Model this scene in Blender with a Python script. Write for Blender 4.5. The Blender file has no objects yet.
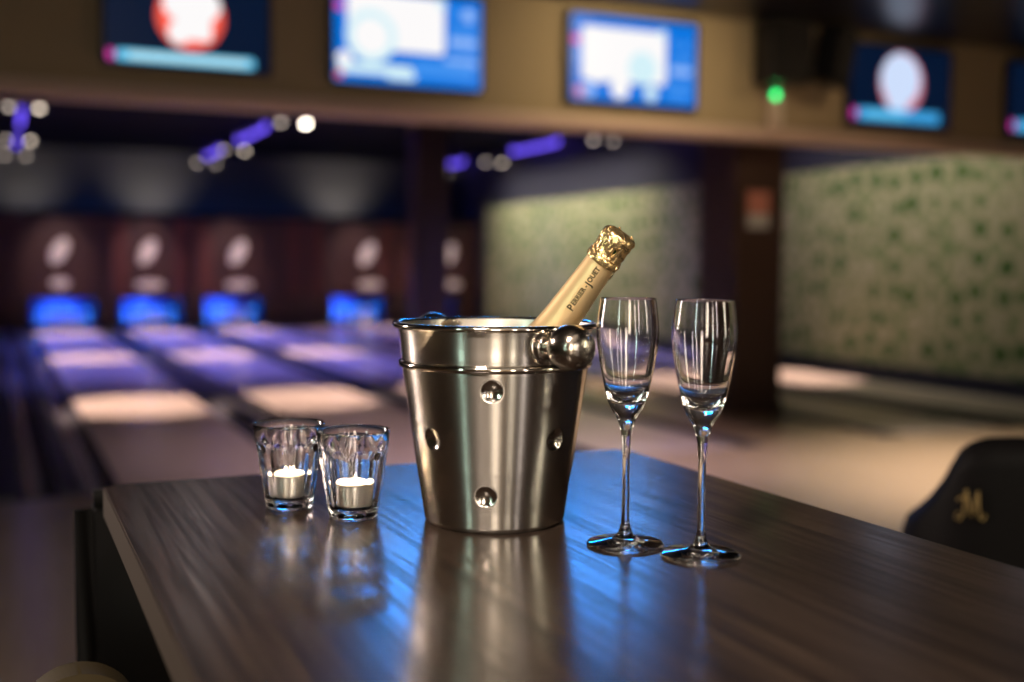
import bpy, bmesh, math, random
import numpy as np
from mathutils import Vector, Matrix

random.seed(7)
scene = bpy.context.scene
C = scene.collection

# ------------------------------------------------------------------ camera
F_PX, YAW, PITCH, ROLL = 1134.5, 0.426344, 0.068175, 0.0064465
CAM_H = 1.36
cy, sy, cp, sp = math.cos(YAW), math.sin(YAW), math.cos(PITCH), math.sin(PITCH)
fwd = Vector((sy*cp, cy*cp, -sp))
rgt = Vector((cy, -sy, 0))
upv = rgt.cross(fwd)
cr, sr = math.cos(ROLL), math.sin(ROLL)
r2, u2 = cr*rgt + sr*upv, cr*upv - sr*rgt
cam_data = bpy.data.cameras.new('camera')
cam_data.sensor_width = 36.0
cam_data.lens = F_PX/1024*36.0
cam_data.clip_start, cam_data.clip_end = 0.03, 200
cam_data.dof.use_dof = True
cam_data.dof.focus_distance = 1.09
cam_data.dof.aperture_fstop = 2.2
cam = bpy.data.objects.new('camera', cam_data)
cam.matrix_world = Matrix(((r2.x, u2.x, -fwd.x, 0), (r2.y, u2.y, -fwd.y, 0), (r2.z, u2.z, -fwd.z, CAM_H), (0, 0, 0, 1)))
C.objects.link(cam)
scene.camera = cam
RH = Vector((cy, -sy, 0))            # to the right of the view, level
TO = Vector((-sy, -cy, 0))           # towards the viewer, level

# ------------------------------------------------------------------ view and world
scene.view_settings.view_transform = 'Standard'
scene.view_settings.look = 'None'
scene.view_settings.gamma = 1.0
scene.view_settings.use_curve_mapping = False
scene.view_settings.exposure = 0.0
scene.cycles.use_denoising = True
scene.cycles.max_bounces = 14
scene.cycles.transmission_bounces = 12
scene.cycles.glossy_bounces = 6
scene.cycles.sample_clamp_indirect = 25.0
scene.cycles.caustics_reflective = False
world = bpy.data.worlds.new('world')
scene.world = world
world.use_nodes = True
world.node_tree.nodes['Background'].inputs[0].default_value = (0.10, 0.09, 0.12, 1)
world.node_tree.nodes['Background'].inputs[1].default_value = 0.05

# ------------------------------------------------------------------ large lights
def aim(o, target):
    o.rotation_euler = (Vector(target) - o.location).to_track_quat('-Z', 'Y').to_euler()

def area(name, loc, target, size, power, color, spread=180, size_y=None):
    l = bpy.data.lights.new(name, 'AREA')
    l.energy, l.color, l.spread = power, color, math.radians(spread)
    l.shape = 'RECTANGLE'
    l.size, l.size_y = size, size_y or size
    o = bpy.data.objects.new(name, l)
    o.location = loc
    aim(o, target)
    C.objects.link(o)
    return o

def spot(name, loc, target, angle, power, color, blend=0.3, radius=0.04):
    l = bpy.data.lights.new(name, 'SPOT')
    l.energy, l.color, l.spot_size, l.spot_blend, l.shadow_soft_size = power, color, math.radians(angle), blend, radius
    o = bpy.data.objects.new(name, l)
    o.location = loc
    aim(o, target)
    C.objects.link(o)
    return o

WARM = (1.0, 0.72, 0.42)
PINK = (1.0, 0.70, 0.56)
# ceiling downlights over the seating and the approach
spot('ceiling_downlight_bulkhead', (4.7, 6.4, 3.38), (4.7, 8.2, 2.85), 100, 120, (1.0, 0.75, 0.42), 1.0, 0.12)
spot('ceiling_downlight_bulkhead', (6.6, 6.6, 3.38), (6.7, 8.2, 2.6), 100, 22, (1.0, 0.70, 0.40), 1.0, 0.12)
spot('approach_spot', (6.3, 4.6, 3.4), (6.3, 4.9, 0), 80, 1600, (1.0, 0.80, 0.62), 0.9, 0.12)
spot('approach_spot', (3.6, 5.6, 3.4), (3.2, 7.6, 0), 78, 750, (1.0, 0.70, 0.78), 0.9, 0.12)
spot('approach_spot', (0.2, 3.6, 3.4), (0.0, 4.8, 0), 64, 50, (1.0, 0.76, 0.50), 0.9, 0.12)  # weak warm fill added to turn the left floor brown
# tall unseen lights added so the bucket and glasses show streaks
area('streak_light', (-1.5, -3.6, 1.9), (0.45, 1, 1.15), 0.80, 9, (1.0, 0.84, 0.66), 60, 2.2)
area('streak_light', (0.2, -4.2, 1.8), (0.45, 1, 1.15), 0.30, 3, (1.0, 0.88, 0.70), 60, 2.0)
area('streak_light', (1.5, -4.0, 1.8), (0.45, 1, 1.15), 0.20, 2.2, (1.0, 0.88, 0.80), 60, 2.0)
area('streak_light', (-3.6, -1.0, 1.9), (0.45, 1, 1.15), 0.14, 2.6, (0.70, 1.0, 0.84), 60, 2.2)
area('streak_light', (-3.2, 5.5, 2.2), (0.45, 1, 1.25), 0.30, 26, (1.0, 0.80, 0.70), 60, 1.8)  # lamp off to the left, inferred from the bright glass edges
area('streak_light', (4.0, -2.6, 1.9), (0.5, 1, 1.15), 0.35, 4, (1.0, 0.9, 0.66), 60, 2.0)
area('table_key_light', (-0.9, -0.4, 3.2), (0.45, 1.0, 1.1), 0.45, 7, (1.0, 0.82, 0.66), 50)  # unseen key light added to brighten the bottle foil and table
area('seating_fill', (-0.6, -1.6, 3.42), (-0.6, -1.6, 0), 3.4, 16, (1.0, 0.84, 0.68), 150, 2.6)  # broad fill added for sheen on glass, table and bucket
area('back_wall_fill', (-1.5, -3.6, 3.35), (-1.5, -5.4, 0.6), 3.0, 80, (1.0, 0.80, 0.58), 110, 0.6)  # unseen fill added to light the back wall that the bucket mirrors
# unseen blue area light added for the blue reflection on the table
area('blue_reflection_light', (3.72, 8.0, 3.36), (3.72, 1.0, -1.2), 2.35, 27, (0.0, 0.29, 1.0), 100, 0.14)
# wallpaper washers
area('wall_washer', (8.9, 10.6, 3.5), (9.98, 10.6, 1.3), 4.0, 30, (1.0, 0.92, 0.70), 120, 0.25)
area('wall_washer', (8.9, 19.5, 3.5), (9.98, 19.5, 1.6), 6.0, 100, (1.0, 0.92, 0.66), 110, 0.25)

# ------------------------------------------------------------------ materials
def mat(name, color=(0.5, 0.5, 0.5), rough=0.5, metal=0.0, emit=None, strength=1.0, coat=0.0, coat_rough=0.1, trans=0.0, ior=1.5, spec=0.5):
    m = bpy.data.materials.new(name)
    m.use_nodes = True
    b = m.node_tree.nodes['Principled BSDF']
    b.inputs['Base Color'].default_value = (*color, 1)
    b.inputs['Roughness'].default_value = rough
    b.inputs['Metallic'].default_value = metal
    b.inputs['Coat Weight'].default_value = coat
    b.inputs['Coat Roughness'].default_value = coat_rough
    b.inputs['Transmission Weight'].default_value = trans
    b.inputs['IOR'].default_value = ior
    b.inputs['Specular IOR Level'].default_value = spec
    if emit:
        b.inputs['Emission Color'].default_value = (*emit, 1)
        b.inputs['Emission Strength'].default_value = strength
    return m

def nodes_of(m):
    return m.node_tree.nodes, m.node_tree.links, m.node_tree.nodes['Principled BSDF']

def coords(m, scale=(1, 1, 1), rot=(0, 0, 0)):
    N, L, b = nodes_of(m)
    tc = N.new('ShaderNodeTexCoord')
    mp = N.new('ShaderNodeMapping')
    mp.inputs['Scale'].default_value = scale
    mp.inputs['Rotation'].default_value = rot
    L.new(tc.outputs['Object'], mp.inputs['Vector'])
    return mp.outputs['Vector']

def ramp(m, fac, stops):
    N, L, b = nodes_of(m)
    r = N.new('ShaderNodeValToRGB')
    while len(r.color_ramp.elements) < len(stops):
        r.color_ramp.elements.new(0.5)
    for e, (p, c) in zip(r.color_ramp.elements, stops):
        e.position, e.color = p, (*c, 1)
    L.new(fac, r.inputs['Fac'])
    return r.outputs['Color']

def noise(m, vec, scale, detail=4, rough=0.55, dist=0.0):
    N, L, b = nodes_of(m)
    n = N.new('ShaderNodeTexNoise')
    n.inputs['Scale'].default_value, n.inputs['Detail'].default_value = scale, detail
    n.inputs['Roughness'].default_value, n.inputs['Distortion'].default_value = rough, dist
    L.new(vec, n.inputs['Vector'])
    return n.outputs['Fac']

def bump(m, fac, strength, dist=0.01):
    N, L, b = nodes_of(m)
    bp = N.new('ShaderNodeBump')
    bp.inputs['Strength'].default_value, bp.inputs['Distance'].default_value = strength, dist
    L.new(fac, bp.inputs['Height'])
    L.new(bp.outputs['Normal'], b.inputs['Normal'])

def mixc(m, fac, a, b2, mode='MIX'):
    N, L, b = nodes_of(m)
    x = N.new('ShaderNodeMix')
    x.data_type, x.blend_type = 'RGBA', mode
    if hasattr(fac, 'links'):
        L.new(fac, x.inputs[0])
    else:
        x.inputs[0].default_value = fac
    for s, v in ((6, a), (7, b2)):
        if hasattr(v, 'links'):
            L.new(v, x.inputs[s])
        else:
            x.inputs[s].default_value = (*v, 1)
    return x.outputs[2]

def wood_mat(name, dark, mid, light, rough, across=9.0, coat=0.0, coat_rough=0.2, spec=0.5):
    """grain runs along local Y"""
    m = mat(name, mid, rough, coat=coat, coat_rough=coat_rough, spec=spec)
    N, L, b = nodes_of(m)
    v = coords(m, (across, across*0.09, across))
    n1 = noise(m, v, 1.0, 6, 0.6, 1.2)
    v3 = coords(m, (across*9.5, across*0.26, across*9.5))
    n3 = noise(m, v3, 1.0, 5, 0.6, 0.9)
    m['grain'] = n3.node.name
    v2 = coords(m, (across*26, across*0.6, across*26))
    n2 = noise(m, v2, 1.0, 3, 0.6)
    c1 = ramp(m, n3, [(0.38, dark), (0.50, mid), (0.66, light)])
    c2 = ramp(m, n1, [(0.32, dark), (0.52, mid), (0.70, light)])
    c = mixc(m, 0.36, c1, c2)
    c = mixc(m, 0.25, c, ramp(m, n2, [(0.3, dark), (0.7, light)]))
    L.new(c, b.inputs['Base Color'])
    return m

def grain_relief(m):
    """open grain: duller and slightly sunken where the grain is dark"""
    N, L, b = nodes_of(m)
    f = N[m['grain']].outputs['Fac']
    mr_ = N.new('ShaderNodeMapRange')
    mr_.inputs['From Min'].default_value, mr_.inputs['From Max'].default_value = 0.38, 0.60
    mr_.inputs['To Min'].default_value, mr_.inputs['To Max'].default_value = 0.26, 0.19
    L.new(f, mr_.inputs['Value']); L.new(mr_.outputs['Result'], b.inputs['Roughness'])
    m2 = N.new('ShaderNodeMapRange')
    m2.inputs['From Min'].default_value, m2.inputs['From Max'].default_value = 0.38, 0.55
    m2.inputs['To Min'].default_value, m2.inputs['To Max'].default_value = 0.18, 0.30
    L.new(f, m2.inputs['Value']); L.new(m2.outputs['Result'], b.inputs['Specular IOR Level'])
    bump(m, f, 0.02, 0.0006)

M = {}
M['walnut'] = wood_mat('walnut_laminate', (0.006, 0.004, 0.003), (0.030, 0.020, 0.015), (0.075, 0.052, 0.040), 0.2, 9.0, spec=0.28)
grain_relief(M['walnut'])
M['walnut_edge'] = mat('walnut_edge', (0.026, 0.016, 0.008), 0.75, spec=0.15)
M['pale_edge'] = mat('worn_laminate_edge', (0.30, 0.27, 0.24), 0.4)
M['black_metal'] = mat('black_metal', (0.012, 0.012, 0.013), 0.4, 0.6)
M['black_plastic'] = mat('black_plastic', (0.008, 0.008, 0.01), 0.45)
M['leather'] = mat('black_leather', (0.0025, 0.002, 0.002), 0.6, spec=0.12)
bump(M['leather'], noise(M['leather'], coords(M['leather'], (90, 90, 90)), 1.0, 3), 0.15, 0.002)
M['brown_leather'] = mat('brown_leather', (0.035, 0.025, 0.010), 0.8, spec=0.2)
M['gold_thread'] = mat('gold_thread', (0.22, 0.15, 0.045), 0.6, 0.1)
M['glass'] = mat('clear_glass', (1, 1, 1), 0.0, trans=1.0, ior=1.45)
M['bottle_glass'] = mat('green_bottle_glass', (0.02, 0.06, 0.015), 0.08, trans=0.6, ior=1.5)

# brushed steel: brushed around the bucket, so highlights stretch up and down
ms = M['brushed_steel'] = mat('brushed_steel', (0.60, 0.565, 0.52), 0.26, 1.0)
N, L, b = nodes_of(ms)
b.inputs['Anisotropic'].default_value = 0.9
b.inputs['Anisotropic Rotation'].default_value = 0.25
tg = N.new('ShaderNodeTangent'); tg.direction_type = 'RADIAL'; tg.axis = 'Z'
L.new(tg.outputs['Tangent'], b.inputs['Tangent'])
nz = noise(ms, coords(ms, (6, 6, 900)), 1.0, 2)
mr = N.new('ShaderNodeMapRange')
mr.inputs['To Min'].default_value, mr.inputs['To Max'].default_value = 0.25, 0.29

M['polished_steel'] = mat('polished_steel', (0.66, 0.61, 0.54), 0.09, 1.0)
M['dimple_steel'] = mat('dimple_steel', (0.62, 0.58, 0.53), 0.13, 1.0)
M['liner_steel'] = mat('liner_steel', (0.72, 0.68, 0.60), 0.32, 1.0)
mk = M['worn_steel'] = mat('worn_steel', (0.50, 0.44, 0.38), 0.2, 1.0)
bump(mk, noise(mk, coords(mk, (120, 120, 120)), 1.0, 4), 0.25, 0.002)
M['foil_gold'] = mat('gold_foil', (0.92, 0.68, 0.36), 0.42, 0.75)
mf = M['crumpled_gold'] = mat('crumpled_gold_foil', (0.90, 0.66, 0.32), 0.24, 0.9)
bump(mf, noise(mf, coords(mf, (110, 110, 60)), 1.0, 4, 0.6, 0.8), 0.55, 0.003)
M['wire'] = mat('gold_wire', (0.80, 0.62, 0.34), 0.25, 1.0)
M['ink'] = mat('dark_olive_print', (0.012, 0.015, 0.004), 0.6, spec=0.2)
M['aluminium'] = mat('thin_aluminium', (0.72, 0.70, 0.66), 0.32, 0.9)
M['wax'] = mat('white_wax', (0.95, 0.90, 0.82), 0.5)
M['wax'].node_tree.nodes['Principled BSDF'].inputs['Subsurface Weight'].default_value = 0.0
M['wick'] = mat('wick', (0.02, 0.015, 0.01), 0.9)
M['flame'] = mat('flame', (0, 0, 0), 1, emit=(1.0, 0.72, 0.38), strength=8)

mm = M['approach'] = wood_mat('pale_maple_boards', (0.30, 0.215, 0.145), (0.38, 0.28, 0.19), (0.46, 0.35, 0.25), 0.22, 12.0)
M['lane_wood'] = wood_mat('lane_boards', (0.40, 0.33, 0.29), (0.48, 0.40, 0.36), (0.56, 0.48, 0.43), 0.22, 14.0)
M['underfloor'] = mat('dark_underfloor', (0.01, 0.01, 0.012), 0.8)
M['arrow'] = mat('lane_arrow', (0.08, 0.03, 0.02), 0.3)
M['gutter'] = mat('gutter_plastic', (0.075, 0.075, 0.09), 0.2)
M['divider'] = mat('divider_plastic', (0.008, 0.008, 0.009), 0.4)
M['plaster'] = mat('beige_plaster', (0.37, 0.30, 0.195), 0.85)
bump(M['plaster'], noise(M['plaster'], coords(M['plaster'], (40, 40, 40)), 1.0, 3), 0.05, 0.004)
M['bounce_trim'] = mat('bounce_tinted_trim', (0.60, 0.46, 0.39), 0.7)  # rose tint paints in the pink light bounced off the lanes
M['ceiling_black'] = mat('black_ceiling_paint', (0.0035, 0.0035, 0.006), 0.8, spec=0.1)
M['ceiling_gloss'] = mat('dark_ceiling_panel', (0.010, 0.010, 0.013), 0.3)
M['navy'] = mat('navy_paint', (0.018, 0.018, 0.045), 0.6)
M['grey_wall'] = mat('charcoal_wall_paint', (0.10, 0.095, 0.09), 0.85)
M['bar_wall'] = mat('bar_wall_paint', (0.34, 0.27, 0.19), 0.8)
M['pillar'] = wood_mat('dark_brown_cladding', (0.032, 0.017, 0.013), (0.046, 0.025, 0.020), (0.060, 0.034, 0.027), 0.45, 5.0)
M['mask'] = wood_mat('dark_red_mask', (0.036, 0.013, 0.011), (0.050, 0.017, 0.015), (0.065, 0.022, 0.019), 0.5, 3.0)
M['mask_red'] = mat('red_mask_stripe', (0.10, 0.022, 0.018), 0.5)
M['emblem'] = mat('pale_print', (0.80, 0.72, 0.68), 0.6)
M['pin'] = mat('white_pin', (0.85, 0.85, 0.85), 0.25)
M['pin_red'] = mat('red_pin_stripe', (0.5, 0.02, 0.02), 0.3)
M['curtain'] = mat('blue_pit_curtain', (0.02, 0.12, 0.50), 0.7)
M['pit'] = mat('dark_pit_wall', (0.015, 0.02, 0.05), 0.7)
M['tube'] = mat('violet_tube', (0, 0, 0), 1, emit=(0.16, 0.09, 1.0), strength=2.2)
M['lens'] = mat('spot_lens', (0, 0, 0), 1, emit=(1.0, 0.82, 0.66), strength=5.0)
M['lens_bright'] = mat('bright_spot_lens', (0, 0, 0), 1, emit=(1.0, 0.90, 0.74), strength=24.0)
M['lens_dim'] = mat('dim_spot_lens', (0, 0, 0), 1, emit=(1.0, 0.82, 0.70), strength=2.4)
M['beige_plastic'] = mat('beige_plastic', (0.62, 0.52, 0.44), 0.5)
M['green_lamp'] = mat('green_lamp', (0, 0, 0), 1, emit=(0.0, 1.0, 0.22), strength=4)
M['sign_red'] = mat('sign_red', (0.46, 0.19, 0.15), 0.5)
M['sign_grey'] = mat('sign_grey', (0.42, 0.44, 0.45), 0.5)
M['speaker_cloth'] = mat('speaker_cloth', (0.006, 0.006, 0.007), 0.9)
def glow(name, c, s=1.0):
    M[name] = mat(name, (0, 0, 0), 0.25, emit=c, strength=s)
glow('screen_navy', (0.002, 0.008, 0.028))
glow('screen_red', (1.0, 0.11, 0.07))
glow('screen_white', (1.0, 0.98, 0.98), 0.98)
glow('screen_cyan', (0.14, 0.62, 0.95))
glow('screen_pale_cyan', (0.50, 0.86, 1.0))
glow('screen_blue', (0.003, 0.18, 0.74))
glow('screen_mid_blue', (0.05, 0.28, 0.86))
glow('screen_light_blue', (0.30, 0.52, 1.0))
glow('screen_ice', (0.70, 0.93, 1.0), 0.95)
glow('screen_magenta', (0.80, 0.05, 0.45))
glow('screen_dim_white', (0.62, 0.74, 0.98))
glow('screen_dim_pink', (0.70, 0.22, 0.30))
glow('screen_dim_cyan', (0.05, 0.36, 0.75))

mw = M['wallpaper'] = mat('green_leaf_wallpaper', (0.3, 0.28, 0.2), 0.8)
N, L, b = nodes_of(mw)
v = coords(mw, (1, 1, 1))
vo = N.new('ShaderNodeTexVoronoi'); vo.inputs['Scale'].default_value = 3.0; vo.inputs['Randomness'].default_value = 0.35
L.new(v, vo.inputs['Vector'])
nn = noise(mw, v, 14.0, 3)
add = N.new('ShaderNodeMath'); add.operation = 'MULTIPLY_ADD'; add.inputs[1].default_value = 0.30
L.new(nn, add.inputs[0]); L.new(vo.outputs['Distance'], add.inputs[2])
col = ramp(mw, add.outputs[0], [(0.38, (0.030, 0.085, 0.015)), (0.49, (0.08, 0.14, 0.04)), (0.58, (0.32, 0.31, 0.21)), (0.68, (0.37, 0.33, 0.25)), (0.78, (0.15, 0.20, 0.09))])
L.new(col, b.inputs['Base Color'])

# ------------------------------------------------------------------ mesh helpers
def mesh_obj(name, verts, faces, m, parent=None, smooth=False, midx=None):
    me = bpy.data.meshes.new(name)
    me.from_pydata([tuple(v) for v in verts], [], faces)
    ms_ = m if isinstance(m, (list, tuple)) else [m]
    for x in ms_:
        me.materials.append(x)
    if midx:
        me.polygons.foreach_set('material_index', midx)
    if smooth:
        me.polygons.foreach_set('use_smooth', [True]*len(me.polygons))
    me.update()
    o = bpy.data.objects.new(name, me)
    C.objects.link(o)
    if parent:
        o.parent = parent
    return o

def bm_obj(name, bm, m, parent=None, smooth=False, bevel=0.0, seg=2):
    if bevel:
        bmesh.ops.bevel(bm, geom=bm.edges[:], offset=bevel, segments=seg, affect='EDGES', clamp_overlap=True)
    bmesh.ops.recalc_face_normals(bm, faces=bm.faces[:])
    me = bpy.data.meshes.new(name)
    bm.to_mesh(me); bm.free()
    for x in (m if isinstance(m, (list, tuple)) else [m]):
        me.materials.append(x)
    if smooth:
        me.polygons.foreach_set('use_smooth', [True]*len(me.polygons))
    o = bpy.data.objects.new(name, me)
    C.objects.link(o)
    if parent:
        o.parent = parent
    return o

def add_box(bm, x0, x1, y0, y1, z0, z1, mat4=None, mi=0):
    vs = [bm.verts.new((x, y, z)) for x in (x0, x1) for y in (y0, y1) for z in (z0, z1)]
    if mat4:
        for v in vs:
            v.co = mat4 @ v.co
    for f in ((0, 1, 3, 2), (4, 6, 7, 5), (0, 4, 5, 1), (2, 3, 7, 6), (0, 2, 6, 4), (1, 5, 7, 3)):
        fc = bm.faces.new([vs[i] for i in f]); fc.material_index = mi

def box(name, x0, x1, y0, y1, z0, z1, m, parent=None, bevel=0.0, seg=2):
    bm = bmesh.new(); add_box(bm, x0, x1, y0, y1, z0, z1)
    return bm_obj(name, bm, m, parent, bevel=bevel, seg=seg)

def lathe(prof, seg=64, closed=False):
    """verts, faces of a profile [(r, z)] turned about Z"""
    n = len(prof); V = []; Fc = []
    for r, z in prof:
        for k in range(seg):
            a = 2*math.pi*k/seg
            V.append((r*math.cos(a), r*math.sin(a), z))
    rng = n if closed else n-1
    for i in range(rng):
        j = (i+1) % n
        for k in range(seg):
            l = (k+1) % seg
            Fc.append((i*seg+k, i*seg+l, j*seg+l, j*seg+k))
    return V, Fc

def lathe_obj(name, prof, m, parent=None, seg=64, smooth=True, cap0=False, cap1=False):
    V, Fc = lathe(prof, seg)
    n = len(prof)
    if cap0: Fc.append(tuple(reversed(range(seg))))
    if cap1: Fc.append(tuple((n-1)*seg+k for k in range(seg)))
    return mesh_obj(name, V, Fc, m, parent, smooth)

def smooth_prof(pts, n=8):
    """Catmull-Rom through (r, z) points"""
    P = [np.array(p, float) for p in pts]
    P = [2*P[0]-P[1]] + P + [2*P[-1]-P[-2]]
    out = []
    for i in range(1, len(P)-2):
        for k in range(n):
            t = k/n
            a, b_, c, d = P[i-1], P[i], P[i+1], P[i+2]
            out.append(tuple(0.5*((2*b_)+(-a+c)*t+(2*a-5*b_+4*c-d)*t*t+(-a+3*b_-3*c+d)*t**3)))
    out.append(tuple(P[-2]))
    return [(max(r, 0.0002), z) for r, z in out]

def tube(bm, pts, r, seg=8, cap=True):
    pts = [Vector(p) for p in pts]
    rings = []
    up = Vector((0, 0, 1))
    for i, p in enumerate(pts):
        d = (pts[min(i+1, len(pts)-1)] - pts[max(i-1, 0)]).normalized()
        a = d.cross(up)
        if a.length < 1e-3: a = d.cross(Vector((1, 0, 0)))
        a.normalize(); b_ = d.cross(a)
        rings.append([bm.verts.new(p + r*(math.cos(2*math.pi*k/seg)*a + math.sin(2*math.pi*k/seg)*b_)) for k in range(seg)])
    for q, s in zip(rings, rings[1:]):
        for k in range(seg):
            l = (k+1) % seg
            bm.faces.new((q[k], q[l], s[l], s[k]))
    if cap:
        bm.faces.new(rings[0]); bm.faces.new(list(reversed(rings[-1])))

def tag(o, label, cat, group=None, kind=None):
    o['label'] = label; o['category'] = cat
    if group: o['group'] = group
    if kind: o['kind'] = kind
    return o

def struct(o, label=None):
    o['kind'] = 'structure'
    if label:
        o['label'] = label
    return o

def thing(name, label, cat, loc=(0, 0, 0), rotz=0.0, group=None):
    o = bpy.data.objects.new(name, None)
    o.empty_display_size = 0.05
    C.objects.link(o)
    o.location = loc; o.rotation_euler = (0, 0, rotz)
    return tag(o, label, cat, group)

def copy_tree(o, parent=None):
    c = o.copy(); C.objects.link(c)
    if parent: c.parent = parent
    for ch in list(o.children):
        copy_tree(ch, c)
    return c

# ------------------------------------------------------------------ the setting
FOUL = 6.95
LANE_END = 23.85
MY = 23.9                                          # front of the masking panels
XL, XR = -0.45, 10.0
# approach and seating floor
bm = bmesh.new(); add_box(bm, -5.5, 11.5, -5.0, FOUL, -0.2, 0.0)
struct(bm_obj('floor', bm, M['approach']), 'glossy pale boarded floor in front of the lanes')
bm = bmesh.new(); add_box(bm, -0.6, 10.2, FOUL+0.002, 26.5, -0.25, -0.13)
struct(bm_obj('floor_under_lanes', bm, M['underfloor']), 'dark sunken floor under the lanes')
bm = bmesh.new(); add_box(bm, -5.5, 11.5, -5.0, 8.15, 3.45, 3.6)
struct(bm_obj('ceiling', bm, M['ceiling_gloss']), 'dark ceiling over the seating')
bm = bmesh.new(); add_box(bm, -0.6, 10.2, 8.5, 26.5, 3.8, 3.95)
struct(bm_obj('ceiling_lanes', bm, M['ceiling_black']), 'black ceiling over the lanes')
bm = bmesh.new(); add_box(bm, -0.6, XL, FOUL+0.003, 26.5, -0.12, 3.8)
struct(bm_obj('wall_left', bm, M['ceiling_black']), 'dark wall to the left of the lanes')
bm = bmesh.new(); add_box(bm, -0.6, 10.2, 26.4, 26.6, -0.13, 3.8)
struct(bm_obj('wall_far', bm, M['grey_wall']), 'charcoal wall behind the masking panels')
bm = bmesh.new(); add_box(bm, XR, XR+0.2, FOUL+0.003, 26.5, -0.13, 3.8)
struct(bm_obj('wall_right', bm, M['navy']), 'navy wall to the right of the lanes')
bm = bmesh.new(); add_box(bm, XR-0.025, XR-0.001, FOUL+0.01, 23.4, 0.14, 2.62)
struct(bm_obj('wall_right_panel', bm, M['wallpaper']), 'green leaf patterned wallpaper on the right wall')
bm = bmesh.new(); add_box(bm, XR-0.05, XR-0.001, FOUL+0.01, 23.4, -0.11, 0.135)
struct(bm_obj('baseboard_right', bm, M['navy']), 'navy baseboard under the wallpaper')
bm = bmesh.new(); add_box(bm, -5.5, 11.5, -5.2, -5.0, 0, 3.6)
struct(bm_obj('wall_back', bm, M['bar_wall']), 'beige wall behind the seating')
bm = bmesh.new(); add_box(bm, -5.7, -5.5, -5.0, 7.0, 0, 3.6)
struct(bm_obj('wall_seating_left', bm, M['bar_wall']), 'beige wall left of the seating')
bm = bmesh.new(); add_box(bm, 11.5, 11.7, -5.0, 8.5, 0, 3.6)
struct(bm_obj('wall_seating_right', bm, M['bar_wall']), 'beige wall right of the seating')
# bulkhead that carries the screens
bm = bmesh.new(); add_box(bm, -5.5, 11.5, 8.2, 8.46, 2.56, 3.8)
struct(bm_obj('wall_bulkhead', bm, M['plaster']), 'beige bulkhead over the lanes carrying the screens')
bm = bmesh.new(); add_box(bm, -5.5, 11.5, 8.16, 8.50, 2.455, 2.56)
struct(bm_obj('trim_1', bm, M['bounce_trim'], bevel=0.02), 'lower edge of the bulkhead, tinted rose with light bounced off the lanes')

# pillars between the third and fourth lanes
def pillar(name, x0, x1, y0, y1, label, ztop):
    bm = bmesh.new()
    add_box(bm, x0, x1, y0, y1, 0, ztop)
    bmesh.ops.bevel(bm, geom=[e for e in bm.edges if abs(e.verts[0].co.z-e.verts[1].co.z) > 1], offset=0.015, segments=2, affect='EDGES')
    add_box(bm, x0-0.015, x1+0.015, y0-0.015, y1+0.015, 0, 0.10)
    o = struct(bm_obj(name, bm, M['pillar']), label)
    return o
pillar('pillar', 6.07, 6.60, 8.5, 9.10, 'dark brown clad pillar standing nearest, under the bulkhead', 3.79)
pillar('pillar', 6.07, 6.60, 17.0, 17.5, 'dark brown clad pillar farther away, in front of the masking panels', 3.79)

# ------------------------------------------------------------------ lanes
LX = [1.2, 2.85, 4.5, 7.2, 8.9]
ORD = ['leftmost', 'second', 'third', 'fourth', 'rightmost']
WH = 0.545
def gutter_mesh(x0, x1, y0, y1):
    prof = []
    n = 10
    xc, hw = (x0+x1)/2, (x1-x0)/2
    prof.append((x0, 0.0))
    for k in range(n+1):
        a = math.pi*k/n
        prof.append((xc-(hw-0.006)*math.cos(a), -0.012-0.075*math.sin(a)))
    prof.append((x1, 0.0))
    prof += [(x1, -0.125), (x0, -0.125)]
    m_ = len(prof)
    V = [(x, y0, z) for x, z in prof] + [(x, y1, z) for x, z in prof]
    Fc = [(k, (k+1) % m_, m_+(k+1) % m_, m_+k) for k in range(m_)]
    Fc += [tuple(reversed(range(m_))), tuple(range(m_, 2*m_))]
    return V, Fc
lane_desc = ['leftmost polished bowling lane, crossed by light and violet bands',
             'second polished bowling lane from the left, between two dark gutters',
             'third polished bowling lane from the left, running to the left of both pillars',
             'fourth polished bowling lane, first to the right of the brown pillars',
             'rightmost polished bowling lane along the green patterned wall']
for i, x in enumerate(LX):
    t = thing('bowling_lane', lane_desc[i], 'bowling lane', (x, FOUL, 0), 0, 'bowling lanes')
    bm = bmesh.new(); add_box(bm, -WH, WH, 0.004, LANE_END-FOUL, -0.12, 0.0)
    o = bm_obj('lane_bed', bm, M['lane_wood'], t)
    bm = bmesh.new()
    for k in range(-3, 4):
        ax, ay = k*0.14, 4.6-abs(k)*0.22
        vs = [bm.verts.new((ax+dx, ay+dy, 0.0012)) for dx, dy in ((-0.03, -0.14), (0, -0.06), (0.03, -0.14), (0, 0.05))]
        bm.faces.new(vs)
    bm_obj('lane_arrows', bm, M['arrow'], t)
    for a, b_ in ((-WH-0.225, -WH-0.003), (WH+0.003, WH+0.225)):
        V, Fc = gutter_mesh(a, b_, 0.01, LANE_END-FOUL)
        mesh_obj('gutter', V, Fc, M['gutter'], t, smooth=False)
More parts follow.
